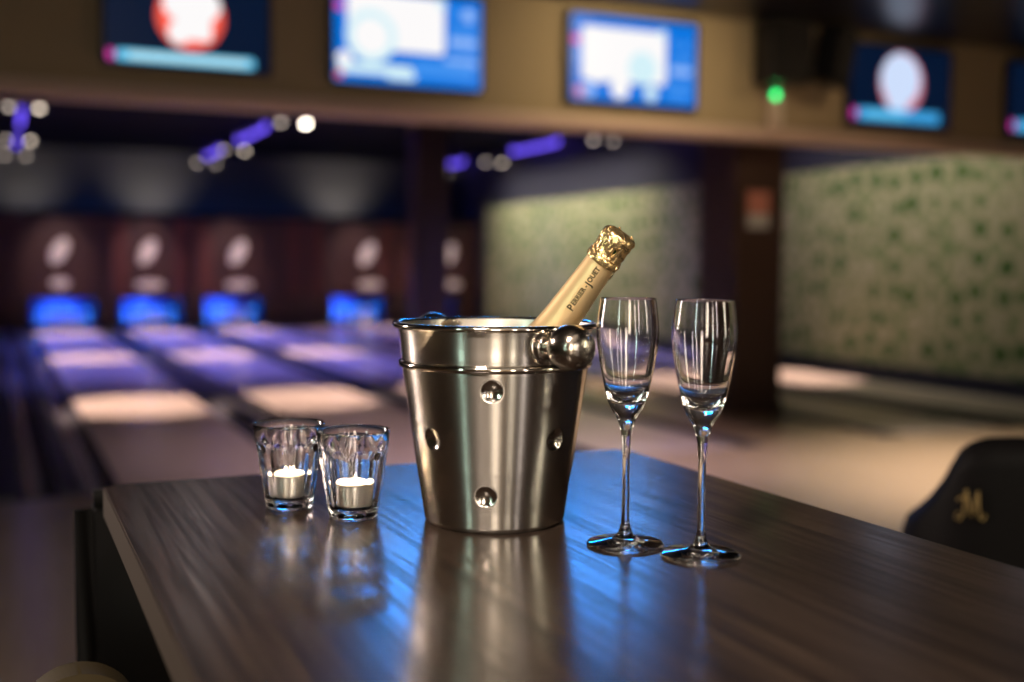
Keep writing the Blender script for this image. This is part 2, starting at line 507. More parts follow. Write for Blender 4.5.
# caps between the lanes
div_desc = ['black strip between the leftmost and second lanes', 'black strip between the second and third lanes', 'black strip between the fourth and rightmost lanes']
for k, (i, j) in enumerate(((0, 1), (1, 2), (3, 4))):
    a, b_ = LX[i]+WH+0.228, LX[j]-WH-0.228
    o = box('lane_divider', a, b_, FOUL+0.01, MY-0.03, -0.12, 0.012, M['divider'], bevel=0.006)
    tag(o, div_desc[k], 'lane divider', 'lane dividers')
o = box('lane_platform', LX[2]+WH+0.228, LX[3]-WH-0.228, FOUL+0.01, MY-0.03, -0.12, 0.0, M['approach'], bevel=0.004)
tag(o, 'pale boarded strip carrying the brown pillars between the third and fourth lanes', 'platform')
o = box('lane_divider', 0.315, LX[0]-WH-0.228, FOUL+0.01, MY-0.03, -0.12, 0.012, M['divider'], bevel=0.006)
tag(o, 'black strip left of the leftmost lane beside its gutter', 'lane divider', 'lane dividers')
V, Fc = gutter_mesh(0.10, 0.312, FOUL+0.01, LANE_END)
tag(mesh_obj('return_channel', V, Fc, M['gutter']), 'narrow dark channel with a blue sheen at the far left of the lanes', 'channel')
o = box('lane_divider', XL+0.003, 0.097, FOUL+0.01, MY-0.03, -0.12, 0.012, M['divider'], bevel=0.006)
tag(o, 'wide black strip at the far left edge of the lanes', 'lane divider', 'lane dividers')

# ------------------------------------------------------------------ pin pits, pins, masking panels
PIN_Y = 23.35
pin_prof = smooth_prof([(0.0258, 0.0), (0.036, 0.02), (0.052, 0.075), (0.0605, 0.114), (0.055, 0.16), (0.040, 0.20), (0.0265, 0.235), (0.0235, 0.255), (0.026, 0.285), (0.0325, 0.33), (0.030, 0.36), (0.018, 0.377), (0.002, 0.381)], 4)
pin0 = None
for i, x in enumerate(LX):
    # pit: side cheeks, lid, back curtain
    t = thing('pin_pit', ['open pin pit glowing blue at the end of the leftmost lane', 'open pin pit glowing blue at the end of the second lane from the left',
              'open pin pit glowing blue at the end of the third lane from the left', 'open pin pit glowing blue just left of the far pillar',
              'open pin pit glowing dimly to the right of the far pillar'][i], 'pin pit', (x, MY, 0), 0, 'pin pits')
    for a in (-0.62, 0.595):
        box('side_wall', a, a+0.025, 0.012, 2.05, 0.016, 0.60, M['pit'], t)
    box('lid', -0.62, 0.62, 0.045, 2.05, 0.602, 0.618, M['pit'], t)
    bm = bmesh.new()
    n = 26
    for k in range(n):
        x0, x1 = -0.59+1.18*k/n, -0.59+1.18*(k+1)/n
        xm = (x0+x1)/2
        for q, s in (((x0, 2.02), (xm, 1.99)), ((xm, 1.99), (x1, 2.02))):
            vs = [bm.verts.new((q[0], q[1], 0.02)), bm.verts.new((s[0], s[1], 0.02)), bm.verts.new((s[0], s[1], 0.62)), bm.verts.new((q[0], q[1], 0.62))]
            bm.faces.new(vs)
            vs = [bm.verts.new((q[0], q[1]+0.02, 0.62)), bm.verts.new((s[0], s[1]+0.02, 0.62)), bm.verts.new((s[0], s[1]+0.02, 0.02)), bm.verts.new((q[0], q[1]+0.02, 0.02))]
            bm.faces.new(vs)
    bm_obj('curtain', bm, M['curtain'], t)
    area('pin_deck_lamp', (x, MY+0.35, 0.60), (x, MY+1.5, 0.1), 1.0, [60, 60, 60, 60, 18][i], (0.01, 0.20, 1.0), 170, 0.1)
    spot('pin_deck_spot', (x-0.1, MY+0.15, 0.56), (x, MY+1.95, 0.22), 30, [650, 650, 650, 650, 60][i], (0.46, 0.44, 1.0), 1.0, 0.03)
    rows = [(0, 0)] + [(s, 1) for s in (-0.5, 0.5)] + [(s, 2) for s in (-1, 0, 1)] + [(s, 3) for s in (-1.5, -0.5, 0.5, 1.5)]
    for sx, ry in rows:
        if pin0 is None:
            pin0 = lathe_obj('bowling_pin', pin_prof, [M['pin'], M['pin_red']], None, 20, True, True)
            mi = []
            for p in pin0.data.polygons:
                mi.append(1 if 0.262 < p.center.z < 0.272 or 0.236 < p.center.z < 0.248 else 0)
            pin0.data.polygons.foreach_set('material_index', mi)
            o = pin0
        else:
            o = pin0.copy(); C.objects.link(o)
        o.location = (x+sx*0.3048, PIN_Y+0.25+ry*0.264, 0.0)
        tag(o, ['white bowling pin standing in the rack of the leftmost lane', 'white bowling pin standing in the rack of the second lane from the left',
                'white bowling pin standing in the rack of the third lane from the left', 'white bowling pin standing in the rack just left of the far pillar',
                'white bowling pin standing in the rack right of the far pillar'][i], 'bowling pin', 'pins of the %s lane' % ORD[i])

def ellipse_pts(cx, cz, a, b_, rot, n=28):
    return [(cx+a*math.cos(t)*math.cos(rot)-b_*math.sin(t)*math.sin(rot), cz+a*math.cos(t)*math.sin(rot)+b_*math.sin(t)*math.cos(rot)) for t in [2*math.pi*k/n for k in range(n)]]

def add_prism(bm, pts, y0, y1, mi=0):
    """XZ outline given thickness from y0 (front) to y1"""
    f = [bm.verts.new((p[0], y0, p[1])) for p in pts]
    g = [bm.verts.new((p[0], y1, p[1])) for p in pts]
    fc = bm.faces.new(f); fc.material_index = mi
    fc = bm.faces.new(list(reversed(g))); fc.material_index = mi
    for k in range(len(pts)):
        l = (k+1) % len(pts)
        fc = bm.faces.new((f[k], g[k], g[l], f[l])); fc.material_index = mi

mask_x = [(-0.44, 2.02), (2.02, 3.67), (3.67, 6.0), (6.0, 8.05), (8.05, 9.97)]
for i, (a, b_) in enumerate(mask_x):
    x = LX[i]
    t = thing('masking_panel', ['dark red masking panel with a pale oval over the leftmost pin pit', 'dark red masking panel with a pale oval over the second pin pit from the left',
              'dark red masking panel with a pale oval over the third pin pit from the left', 'dark red masking panel with a pale oval just left of the far pillar',
              'dark red masking panel with a pale oval to the right of the far pillar'][i], 'masking panel', (0, MY-0.02, 0), 0, 'masking panels')
    bm = bmesh.new()
    add_box(bm, a+0.004, b_-0.004, 0, 0.06, 0.62, 2.24)
    if a < x-0.62: add_box(bm, a+0.004, x-0.625, 0, 0.06, 0.0, 0.62)
    if b_ > x+0.62: add_box(bm, x+0.625, b_-0.004, 0, 0.06, 0.0, 0.62)
    bm_obj('board', bm, M['mask'], t)
    for sx in ([a+0.08] if i in (0, 4) else [a+0.08, b_-0.38]):
        box('stripe', sx, sx+0.30, -0.012, -0.001, 0.64, 2.2, M['mask_red'], t)
    bm = bmesh.new()
    add_prism(bm, ellipse_pts([1.13, 2.78, 4.58, 7.37, 9.28][i], 1.55, 0.27, 0.135, math.radians(62)), -0.02, -0.002)
    bm_obj('emblem', bm, M['emblem'], t)
    bm = bmesh.new()
    if i == 0:
        add_prism(bm, ellipse_pts(1.13, 0.92, 0.17, 0.10, 0.0), -0.02, -0.002)
    else:
        add_prism(bm, ellipse_pts([1.13, 2.81, 4.60, 7.43, 9.30][i], 0.88, 0.27, 0.09, 0.0), -0.02, -0.002)
    bm_obj('emblem', bm, M['emblem'], t)
box_ = bmesh.new(); add_box(box_, XL+0.005, XR-0.005, MY-0.03, MY+0.05, 2.25, 2.33)
struct(bm_obj('trim_2', box_, M['ceiling_black']), 'dark rail along the top of the masking panels')

# lamps washing the wall above the masks, and unseen spots added to brighten the masks
for x, p in ((0.6, 30), (3.15, 46), (7.4, 50)):
    spot('mask_top_uplight', (x, 25.4, 2.34), (x, 26.4, 3.3), 105, p, (1.0, 0.9, 0.82), 1.0, 0.1)
for x in (1.2, 2.85, 4.5, 7.2, 8.9):
    spot('mask_fill_spot', (x-0.1, 21.6, 3.5), (x-0.1, MY, 1.35), 30, 260, (1.0, 0.80, 0.76), 0.8, 0.06)

# ------------------------------------------------------------------ light tracks on the lane ceiling
def make_spot_head():
    o = thing('track_spotlight', '', 'spotlight')
    lathe_obj('lamp_can', [(0.028, 0.10), (0.05, 0.085), (0.058, 0.0), (0.060, -0.06), (0.052, -0.06), (0.050, -0.045)], M['black_metal'], o, 24, True, True)
    lathe_obj('lens', [(0.0505, -0.046), (0.03, -0.052), (0.001, -0.054)], M['lens'], o, 24)
    return o
head0 = make_spot_head()
tracks = [(0.42, 'left'), (4.25, 'middle'), (9.72, 'right')]
pair_rows = [(17.6, 'second'), (22.4, 'third'), (25.6, 'last')]
tube_rows = {'left': [(15.1, 16.3), (19.4, 21.2), (23.8, 25.0)], 'middle': [(15.1, 16.3), (19.6, 22.0), (24.0, 25.6)], 'right': [(15.3, 16.35), (19.4, 21.4), (24.2, 24.9)]}
first = True
for tx, tname in tracks:
    t = thing('light_track', 'long black lighting track on the ceiling over the lanes, %s of three' % {'left': 'leftmost', 'middle': 'middle one', 'right': 'rightmost'}[tname], 'lighting track', (tx, 0, 3.72), 0, 'ceiling light tracks')
    box('rail', -0.03, 0.03, 9.2, 25.9, 0.0, 0.075, M['black_metal'], t, bevel=0.006)
    for k, (a, b_) in enumerate(tube_rows[tname]):
        bm = bmesh.new(); tube(bm, [(0, a, -0.075), (0, b_, -0.075)], 0.034, 10)
        add_box(bm, -0.03, 0.03, a-0.03, a+0.05, -0.09, 0.0); add_box(bm, -0.03, 0.03, b_-0.05, b_+0.03, -0.09, 0.0)
        o = bm_obj('violet_tube', bm, M['tube'], t)
        o['label'] = 'glowing violet tube'
        spot('violet_tube_light', (tx, (a+b_)/2, 3.52), (tx+(1.2 if tx < 2 else -2.2 if tx > 8 else -0.2), (a+b_)/2-0.3, 0), 92, 850*(b_-a)**0.5, (0.22, 0.20, 1.0), 0.9, 0.2)
    for yr, rname in pair_rows:
        for s in (-1, 1):
            o = head0 if first else copy_tree(head0)
            first = False
            for ch in [c for c in o.children if c.name.startswith('bracket')]:
                bpy.data.objects.remove(ch)
            o.location = (tx+s*0.19-0.01, yr, 3.55)
            o.rotation_euler = (math.radians(-32), math.radians(-8*s), 0)
            tag(o, '%s spotlight of the %s pair along the %s ceiling track' % ({-1: 'left', 1: 'right'}[s], {'second': 'nearest', 'third': 'middle', 'last': 'farthest'}[rname], tname),
                'spotlight', 'track spotlights over the lanes')
            rot = o.rotation_euler.to_matrix()
            dxr = -(s*0.19-0.01)                        # way back to the middle of the rail
            inv = rot.transposed()
            bm = bmesh.new()
            tube(bm, [(0, 0, 0.095)] + [tuple(inv @ Vector(q)) for q in ((0.2*dxr, 0.055, 0.150), (0.6*dxr, 0.050, 0.195), (dxr*0.79, 0.050, 0.205))], 0.009, 6)
            bm_obj('bracket', bm, M['black_metal'], o)
            for ch in o.children:
                if ch.name.startswith('lens'):
                    ch.data = ch.data.copy()
                    ch.data.materials.clear()
                    key = (tname, rname, s)
                    ch.data.materials.append(M['lens_bright'] if key == ('middle', 'second', 1) else M['lens_dim'] if s < 0 or rname == 'last' or key == ('right', 'second', 1) else M['lens'])
# beams of the spotlights: one pool of light across a lane for each
BEAMS = [(0.60, 1.2), (4.05, 2.85), (4.45, 4.5), (9.5, 7.2), (9.85, 8.9)]
for sx, lx in BEAMS:
    for yr, yt, pw, an in ((12.6, 11.2, 2300, 26), (17.6, 16.9, 1900, 27), (22.4, 22.6, 1500, 30)):
        spot('track_spot_beam', (sx, yr-0.05, 3.47), (lx, yt, 0), an, pw, PINK, 0.35, 0.05)

# ------------------------------------------------------------------ screens on the bulkhead
def rrect(x0, x1, z0, z1, r=0.02, n=4):
    pts = []
    for cx, cz, a0 in ((x1-r, z1-r, 0), (x0+r, z1-r, 90), (x0+r, z0+r, 180), (x1-r, z0+r, 270)):
        for k in range(n+1):
            a = math.radians(a0+90*k/n)
            pts.append((cx+r*math.cos(a), cz+r*math.sin(a)))
    return pts

def screen(x0, x1, z0, z1, label, shapes, bg):
    w, h = x1-x0, z1-z0
    t = thing('wall_screen', label, 'screen', ((x0+x1)/2, 8.12, (z0+z1)/2), 0, 'screens on the bulkhead')
    bm = bmesh.new(); add_prism(bm, rrect(-w/2, w/2, -h/2, h/2, 0.02), 0.0, 0.055)
    bm_obj('casing', bm, M['black_plastic'], t)
    box('wall_mount', -0.2, 0.2, 0.056, 0.079, -0.15, 0.15, M['black_metal'], t)
    iw, ih = w-0.05, h-0.05
    mats = [M[bg]]
    bm = bmesh.new()
    def poly(pts, y, key):
        if M[key] not in mats: mats.append(M[key])
        vs = [bm.verts.new((p[0], y, p[1])) for p in pts]
        fc = bm.faces.new(vs); fc.material_index = mats.index(M[key])
    poly(rrect(-iw/2, iw/2, -ih/2, ih/2, 0.012), -0.002, bg)
    for k, s in enumerate(shapes):
        y = -0.0025-0.0004*k
        U = lambda u: -iw/2+u*iw
        W = lambda v_: -ih/2+v_*ih
        if s[0] == 'r':
            poly(rrect(U(s[1]), U(s[2]), W(s[3]), W(s[4]), min(0.03, abs(s[4]-s[3])*ih*0.45, abs(s[2]-s[1])*iw*0.45)), y, s[5])
        elif s[0] == 'c':
            poly(ellipse_pts(U(s[1]), W(s[2]), s[3]*ih, (s[4] if len(s) > 5 else s[3])*ih, 0), y, s[-1])
        elif s[0] == 'p':
            poly([(U(a), W(b2)) for a, b2 in s[1]], y, s[2])
    me = bpy.data.meshes.new('display')
    bm.to_mesh(me); bm.free()
    for q in mats: me.materials.append(q)
    o = bpy.data.objects.new('display', me); C.objects.link(o); o.parent = t
    return t

logo = [('c', 0.51, 0.50, 0.335, 'screen_red'),
        ('c', 0.52, 0.62, 0.285, 0.20, 'screen_white'), ('r', 0.40, 0.66, 0.48, 0.86, 'screen_white'), ('c', 0.44, 0.34, 0.11, 0.12, 'screen_white'), ('r', 0.44, 0.64, 0.27, 0.50, 'screen_white'),
        ('r', 0.01, 0.05, 0.025, 0.125, 'screen_magenta'),
        ('r', 0.06, 0.91, 0.025, 0.130, 'screen_cyan'),
        ('r', 0.13, 0.87, 0.045, 0.110, 'screen_pale_cyan')]
screen(0.67, 1.81, 2.665, 3.40, 'dark screen with a red disc and cyan strip, leftmost on the bulkhead', logo, 'screen_navy')
score_a = [('r', 0.08, 0.74, 0.36, 0.97, 'screen_white'), ('c', 0.24, 0.50, 0.29, 'screen_ice'), ('c', 0.24, 0.50, 0.20, 'screen_white'),
           ('c', 0.72, 0.92, 0.055, 'screen_ice'), ('c', 0.03, 0.80, 0.05, 'screen_magenta'),
           ('r', 0.02, 0.52, 0.09, 0.20, 'screen_ice'), ('c', 0.06, 0.24, 0.085, 'screen_white'), ('r', 0.34, 0.54, 0.05, 0.18, 'screen_ice'), ('c', 0.03, 0.07, 0.04, 'screen_red'),
           ('c', 0.82, 0.83, 0.06, 'screen_mid_blue'), ('c', 0.91, 0.82, 0.075, 'screen_light_blue'),
           ('r', 0.77, 0.97, 0.60, 0.69, 'screen_mid_blue'), ('r', 0.77, 0.97, 0.47, 0.56, 'screen_light_blue'), ('r', 0.77, 0.97, 0.37, 0.43, 'screen_mid_blue'),
           ('r', 0.74, 0.97, 0.25, 0.33, 'screen_light_blue'), ('r', 0.52, 0.95, 0.10, 0.28, 'screen_mid_blue')]
screen(2.24, 3.435, 2.655, 3.375, 'blue score screen with white panel and round dial, second from the left', score_a, 'screen_blue')
score_b = [('r', 0.08, 0.75, 0.24, 0.87, 'screen_white'), ('c', 0.20, 0.40, 0.19, 'screen_white'), ('c', 0.56, 0.42, 0.20, 'screen_ice'), ('c', 0.72, 0.86, 0.05, 'screen_ice'),
           ('c', 0.03, 0.70, 0.055, 'screen_magenta'), ('r', 0.03, 0.06, 0.40, 0.60, 'screen_mid_blue'),
           ('c', 0.38, 0.17, 0.13, 'screen_white'), ('c', 0.63, 0.13, 0.09, 'screen_ice'), ('c', 0.13, 0.12, 0.09, 'screen_light_blue'), ('c', 0.06, 0.10, 0.065, 'screen_dim_pink'),
           ('c', 0.81, 0.75, 0.05, 'screen_mid_blue'), ('c', 0.91, 0.73, 0.06, 'screen_mid_blue'),
           ('r', 0.78, 0.97, 0.52, 0.60, 'screen_mid_blue'), ('r', 0.78, 0.97, 0.38, 0.47, 'screen_light_blue'), ('r', 0.76, 0.97, 0.22, 0.30, 'screen_mid_blue'), ('r', 0.76, 0.95, 0.08, 0.18, 'screen_mid_blue')]
screen(4.165, 5.38, 2.645, 3.37, 'blue score screen with white panel, third from the left, beside the loudspeakers', score_b, 'screen_blue')
logo_b = [('c', 0.50, 0.55, 0.37, 0.40, 'screen_dim_pink'), ('c', 0.49, 0.60, 0.33, 0.33, 'screen_dim_white'), ('c', 0.47, 0.40, 0.20, 0.26, 'screen_dim_white'),
          ('r', 0.01, 0.06, 0.06, 0.19, 'screen_magenta'), ('r', 0.07, 0.90, 0.05, 0.20, 'screen_dim_cyan'), ('r', 0.14, 0.55, 0.09, 0.16, 'screen_cyan')]
screen(6.98, 8.2, 2.62, 3.37, 'dark screen with a pale pink disc and blue strip, right of the black loudspeakers', logo_b, 'screen_navy')
screen(8.93, 10.15, 2.62, 3.35, 'dark screen cut off by the right edge, rightmost on the bulkhead', logo_b, 'screen_navy')

# loudspeakers and indicator under them
def loudspeaker(loc, rot, w, h, d, label):
    t = thing('loudspeaker', label, 'loudspeaker', loc, 0, 'loudspeakers on the bulkhead')
    t.rotation_euler = rot
    bm = bmesh.new(); add_prism(bm, [(-w/2, -h/2), (w/2, -h/2), (w/2, h/2), (-w/2, h/2)], 0, d)
    bm_obj('cabinet', bm, M['black_plastic'], t, bevel=0.012)
    box('grille', -w/2+0.02, w/2-0.02, -0.014, -0.001, -h/2+0.02, h/2-0.02, M['speaker_cloth'], t, bevel=0.006)
    box('bracket', -0.03, 0.03, d-0.02, d+0.06, -0.05, 0.05, M['black_metal'], t)
    return t
loudspeaker((6.15, 7.86, 3.165), (0, 0, 0), 0.44, 0.52, 0.26, 'black loudspeaker hanging upright on the bulkhead above the green light')
loudspeaker((6.67, 7.80, 3.15), (math.radians(6), math.radians(10), math.radians(22)), 0.30, 0.50, 0.22, 'black loudspeaker hung tilted, right beside the upright loudspeaker')
t = thing('indicator_box', 'small beige box with a round green light under the black loudspeakers', 'indicator light', (6.20, 8.12, 2.69))
box('housing', -0.07, 0.07, 0.0, 0.078, -0.13, 0.20, M['beige_plastic'], t, bevel=0.01)
o = lathe_obj('green_lamp', [(0.032, 0), (0.030, 0.008), (0.02, 0.016), (0.001, 0.02)], M['green_lamp'], t, 20, True)
o.location = (-0.02, -0.001, 0.14); o.rotation_euler = (math.pi/2, 0, 0)
# notice on the near pillar
t = thing('wall_sign', 'small notice with a red upper half and grey lower half on the near pillar', 'sign', (6.30, 8.483, 1.86))
box('red_panel', -0.12, 0.12, 0.0, 0.012, -0.04, 0.165, M['sign_red'], t, bevel=0.003)
box('grey_panel', -0.12, 0.12, 0.0, 0.012, -0.165, -0.042, M['sign_grey'], t, bevel=0.003)

# ------------------------------------------------------------------ the table
TZ = 1.10
TX0, TX1, TY0, TY1 = 0.1064, 0.8025, -0.02, 1.3845
t = thing('bar_table', 'dark walnut bar table carrying the steel bucket, flutes and tumblers', 'table', (0, 0, 0))
bm = bmesh.new(); add_box(bm, TX0, TX1, TY0, TY1, TZ-0.034, TZ)
bmesh.ops.bevel(bm, geom=[e for e in bm.edges if abs(e.verts[0].co.z-e.verts[1].co.z) > 0.01], offset=0.012, segments=4, affect='EDGES')
top_edges = [e for e in bm.edges if min(e.verts[0].co.z, e.verts[1].co.z) > TZ-0.001]
bmesh.ops.bevel(bm, geom=top_edges, offset=0.0016, segments=2, affect='EDGES')
bm.normal_update()
for f in bm.faces:
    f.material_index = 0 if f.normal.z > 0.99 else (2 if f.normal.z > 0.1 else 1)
bm_obj('table_top', bm, [M['walnut'], M['walnut_edge'], M['pale_edge']], t)
for lx in (TX0+0.13, TX1-0.13):
    for ly in (TY0+0.16, TY1-0.16):
        box('leg', lx-0.025, lx+0.025, ly-0.025, ly+0.025, 0.0, TZ-0.065, M['black_metal'], t, bevel=0.003)
bm = bmesh.new()
for lx in (TX0+0.13, TX1-0.13): add_box(bm, lx-0.02, lx+0.02, TY0+0.16, TY1-0.16, TZ-0.07, TZ-0.0345)
for ly in (TY0+0.16, TY1-0.16): add_box(bm, TX0+0.13, TX1-0.13, ly-0.02, ly+0.02, TZ-0.07, TZ-0.0345)
bm_obj('frame', bm, M['black_metal'], t)
bm = bmesh.new()
for ly in (TY0+0.16, TY1-0.16): add_box(bm, TX0+0.13, TX1-0.13, ly-0.015, ly+0.015, 0.25, 0.28)
bm_obj('footrail', bm, M['black_metal'], t)

# ------------------------------------------------------------------ steel bucket
BX, BY = 0.4579, 1.0490
bk = thing('ice_bucket', 'tapered steel ice bucket with round dimples and knob handles, centre of the table', 'ice bucket', (BX, BY, TZ))
HB = 0.2015
def outer_r(z):
    pts = [(0.0, 0.0690), (0.004, 0.0712), (0.02, 0.0732), (0.06, 0.0798), (0.10, 0.0857), (0.155, 0.0939), (0.159, 0.0943)]
    return float(np.interp(z, [p[0] for p in pts], [p[1] for p in pts]))
TA = math.atan2(TO.y, TO.x)                       # azimuth facing the viewer
dim = []
for z, a0 in ((0.1405, -1.0), (0.0905, 45.0), (0.0375, -5.5)):
    for k in range(4):
        dim.append((TA+math.radians(a0+90*k), z))
seg, zs = 420, []
zz = 0.004
while zz < 0.157:
    zs.append(zz); zz += 0.0011
V, Fc = [], []
def dimple(a, z, r):
    d = 0.0
    for da, dz in dim:
        x = (a-da+math.pi) % (2*math.pi) - math.pi
        q = math.hypot(x*r, z-dz)
        R = 0.0105
        if q < R: d = max(d, 0.0036*(1-(q/R)**2))
    return d
rings = []
for z in [0.0, 0.0015] + zs:
    r = outer_r(z) if z > 0.003 else (0.0672 if z == 0 else 0.0695)
    ring = []
    for k in range(seg):
        a = 2*math.pi*k/seg
        rr = r - (dimple(a, z, r) if z > 0.02 else 0)
        ring.append(len(V)); V.append((rr*math.cos(a), rr*math.sin(a), z))
    rings.append(ring)
for q, s in zip(rings, rings[1:]):
    for k in range(seg):
        l = (k+1) % seg
        Fc.append((q[k], q[l], s[l], s[k]))
midx = []
for f in Fc:
    x, y, z = V[f[0]]
    a, r = math.atan2(y, x), math.hypot(x, y)
    midx.append(1 if dimple(a, z, outer_r(z)) > 0.0001 and z > 0.02 else 0)
Fc.append(tuple(reversed(rings[0]))); midx.append(0)
mesh_obj('body', V, Fc, [M['brushed_steel'], M['dimple_steel']], bk, True, midx)
# bead between body and collar, collar, rolled rim and the inside
bead = [(0.0943, 0.1570)] + [(0.0949+0.0030*math.cos(a), 0.1605+0.0036*math.sin(a)) for a in np.linspace(-1.5, 1.5, 9)] + [(0.0949, 0.1645)]
lathe_obj('bead', bead, M['polished_steel'], bk, 160)
collar = [(0.0949, 0.1645), (0.0955, 0.170), (0.0963, 0.180), (0.0976, 0.190), (0.0988, 0.1965)]
lathe_obj('collar', smooth_prof(collar, 5), M['brushed_steel'], bk, 160)
rim = [(0.0988, 0.1965)] + [(0.1008+0.0034*math.cos(a), 0.1988+0.0030*math.sin(a)) for a in np.linspace(-1.7, 2.9, 14)]
lathe_obj('rim', rim, M['polished_steel'], bk, 160)
inner = [(0.0975, 0.1995), (0.0955, 0.190), (0.0930, 0.168), (0.0895, 0.158), (0.0785, 0.10), (0.0665, 0.02), (0.061, 0.012), (0.001, 0.010)]
lathe_obj('liner', inner, M['liner_steel'], bk, 120)
for sgn in (1, -1):
    d = (TO*math.cos(math.radians(31)) + RH*math.sin(math.radians(31)))*sgn
    az = math.atan2(d.y, d.x)
    # profile along the handle's axis (x outwards)
    prof = [(0.001, -0.0012), (0.0170, -0.0012), (0.0178, 0.0), (0.0176, 0.0012), (0.0110, 0.0030), (0.0090, 0.009), (0.0090, 0.016), (0.0115, 0.021), (0.0168, 0.0255), (0.0206, 0.033), (0.0214, 0.041), (0.0200, 0.049), (0.0156, 0.0565), (0.009, 0.0605), (0.0008, 0.0618)]
    o = lathe_obj('knob_handle', smooth_prof(prof, 4), M['worn_steel'], bk, 48)
    o.location = (d.x*0.0972, d.y*0.0972, 0.182)
    o.rotation_euler = Vector((d.x, d.y, 0.05)).to_track_quat('Z', 'Y').to_euler()

# ------------------------------------------------------------------ bottle
ax = (0.475*RH + 0.20*TO + 0.70*Vector((0, 0, 1))).normalized()
face = (TO - ax*TO.dot(ax)).normalized()           # side of the neck that faces the viewer
side = face.cross(ax).normalized()                 # runs to the right across the neck
LEN = 0.280
rim_pt = Vector((BX, BY, TZ+0.205)) + RH*0.0655 + TO*0.010
tip = rim_pt + ax*0.107
base = tip - ax*LEN
bt = thing('champagne_bottle', 'gold foiled champagne bottle leaning out of the steel bucket', 'bottle', base)
bt.rotation_mode = 'QUATERNION'
xa = ax.cross(face)                                # local x, y=-face... build frame: X=xa', Y, Z=ax
fy = -face
fx = fy.cross(ax).normalized()
bt.rotation_quaternion = Matrix(((fx.x, fy.x, ax.x), (fx.y, fy.y, ax.y), (fx.z, fy.z, ax.z))).to_quaternion()
Z0 = LEN-0.0338                                     # lower edge of the hood
neck = [(0.0152, Z0+0.004), (0.0156, Z0-0.005), (0.0167, Z0-0.03), (0.0180, Z0-0.055), (0.0193, Z0-0.076), (0.0212, Z0-0.092), (0.0250, Z0-0.108), (0.0310, Z0-0.124)]
def neck_r(z):
    zz_ = [p[1] for p in reversed(neck)]; rr_ = [p[0] for p in reversed(neck)]
    return float(np.interp(z, zz_, rr_))
body = [(0.001, 0.010), (0.020, 0.004), (0.036, 0.0), (0.0405, 0.004), (0.041, 0.012), (0.041, 0.06), (0.0402, 0.085), (0.0365, 0.106), (0.0302, Z0-0.124), (0.0243, Z0-0.108), (0.0206, Z0-0.092), (0.0187, Z0-0.076), (0.0174, Z0-0.055), (0.0160, Z0-0.02), (0.0145, Z0), (0.0142, Z0+0.02), (0.001, Z0+0.021)]
lathe_obj('glass_body', body, M['bottle_glass'], bt, 64)
nf = lathe_obj('neck_foil', smooth_prof(neck, 6), M['foil_gold'], bt, 64)
# crumpled hood
random.seed(3)
hz = [(0.0150, -0.002), (0.0176, -0.003), (0.0186, 0.0), (0.0184, 0.004), (0.0172, 0.007), (0.0166, 0.011), (0.0170, 0.018), (0.0178, 0.025), (0.0180, 0.030), (0.0168, 0.0345), (0.0130, 0.0370), (0.0070, 0.0382), (0.0004, 0.0385)]
hz = [(r*0.95, z*0.88) for r, z in hz]
hz = smooth_prof(hz, 4)
V, Fc = lathe(hz, 72)
V2 = []
for x, y, z in V:
    a = math.atan2(y, x); r = math.hypot(x, y)
    f = 0.5+0.5*math.sin(min(max(z, 0), 0.036)/0.036*math.pi)
    k = (0.0006*math.sin(9*a+z*260) + 0.0005*math.sin(17*a-z*420+1.3) + 0.0004*math.sin(5*a+z*700) + 0.00035*math.sin(29*a+z*300))*f
    dent = -0.0016*math.exp(-(((a+1.2)/0.25)**2+((z-0.016)/0.006)**2)) - 0.0014*math.exp(-(((a+2.2)/0.3)**2+((z-0.022)/0.007)**2))
    rr = max(r+(k+dent)*min(1, r/0.012), 0.0003)
    V2.append((rr*math.cos(a), rr*math.sin(a), z+Z0+0.4*k*(1 if z > 0.03 else 0)))
mesh_obj('foil_hood', V2, Fc, M['crumpled_gold'], bt, True)
bm = bmesh.new()
ring = [(0.0172*math.cos(a), 0.0172*math.sin(a), Z0+0.0060) for a in np.linspace(0, 2*math.pi, 33)]
tube(bm, ring, 0.0006, 6, False)
for k in range(4):
    a = math.radians(-90+20+90*k)
    tube(bm, [((0.0170+0.0006*math.sin(z*900))*math.cos(a), (0.0170+0.0006*math.sin(z*900))*math.sin(a), Z0+z) for z in np.linspace(0.006, 0.0305, 10)] + [(0.010*math.cos(a), 0.010*math.sin(a), Z0+0.0350)], 0.0006, 6)
# twisted loop hanging from the hood
a = math.radians(-90+55)
tube(bm, [((0.0178+d_)*math.cos(a), (0.0178+d_)*math.sin(a), Z0+z) for d_, z in ((0, 0.006), (0.0012, 0.0), (0.0014, -0.006), (0.0008, -0.010))], 0.0008, 6)
bm_obj('wire_cage', bm, M['wire'], bt, True)
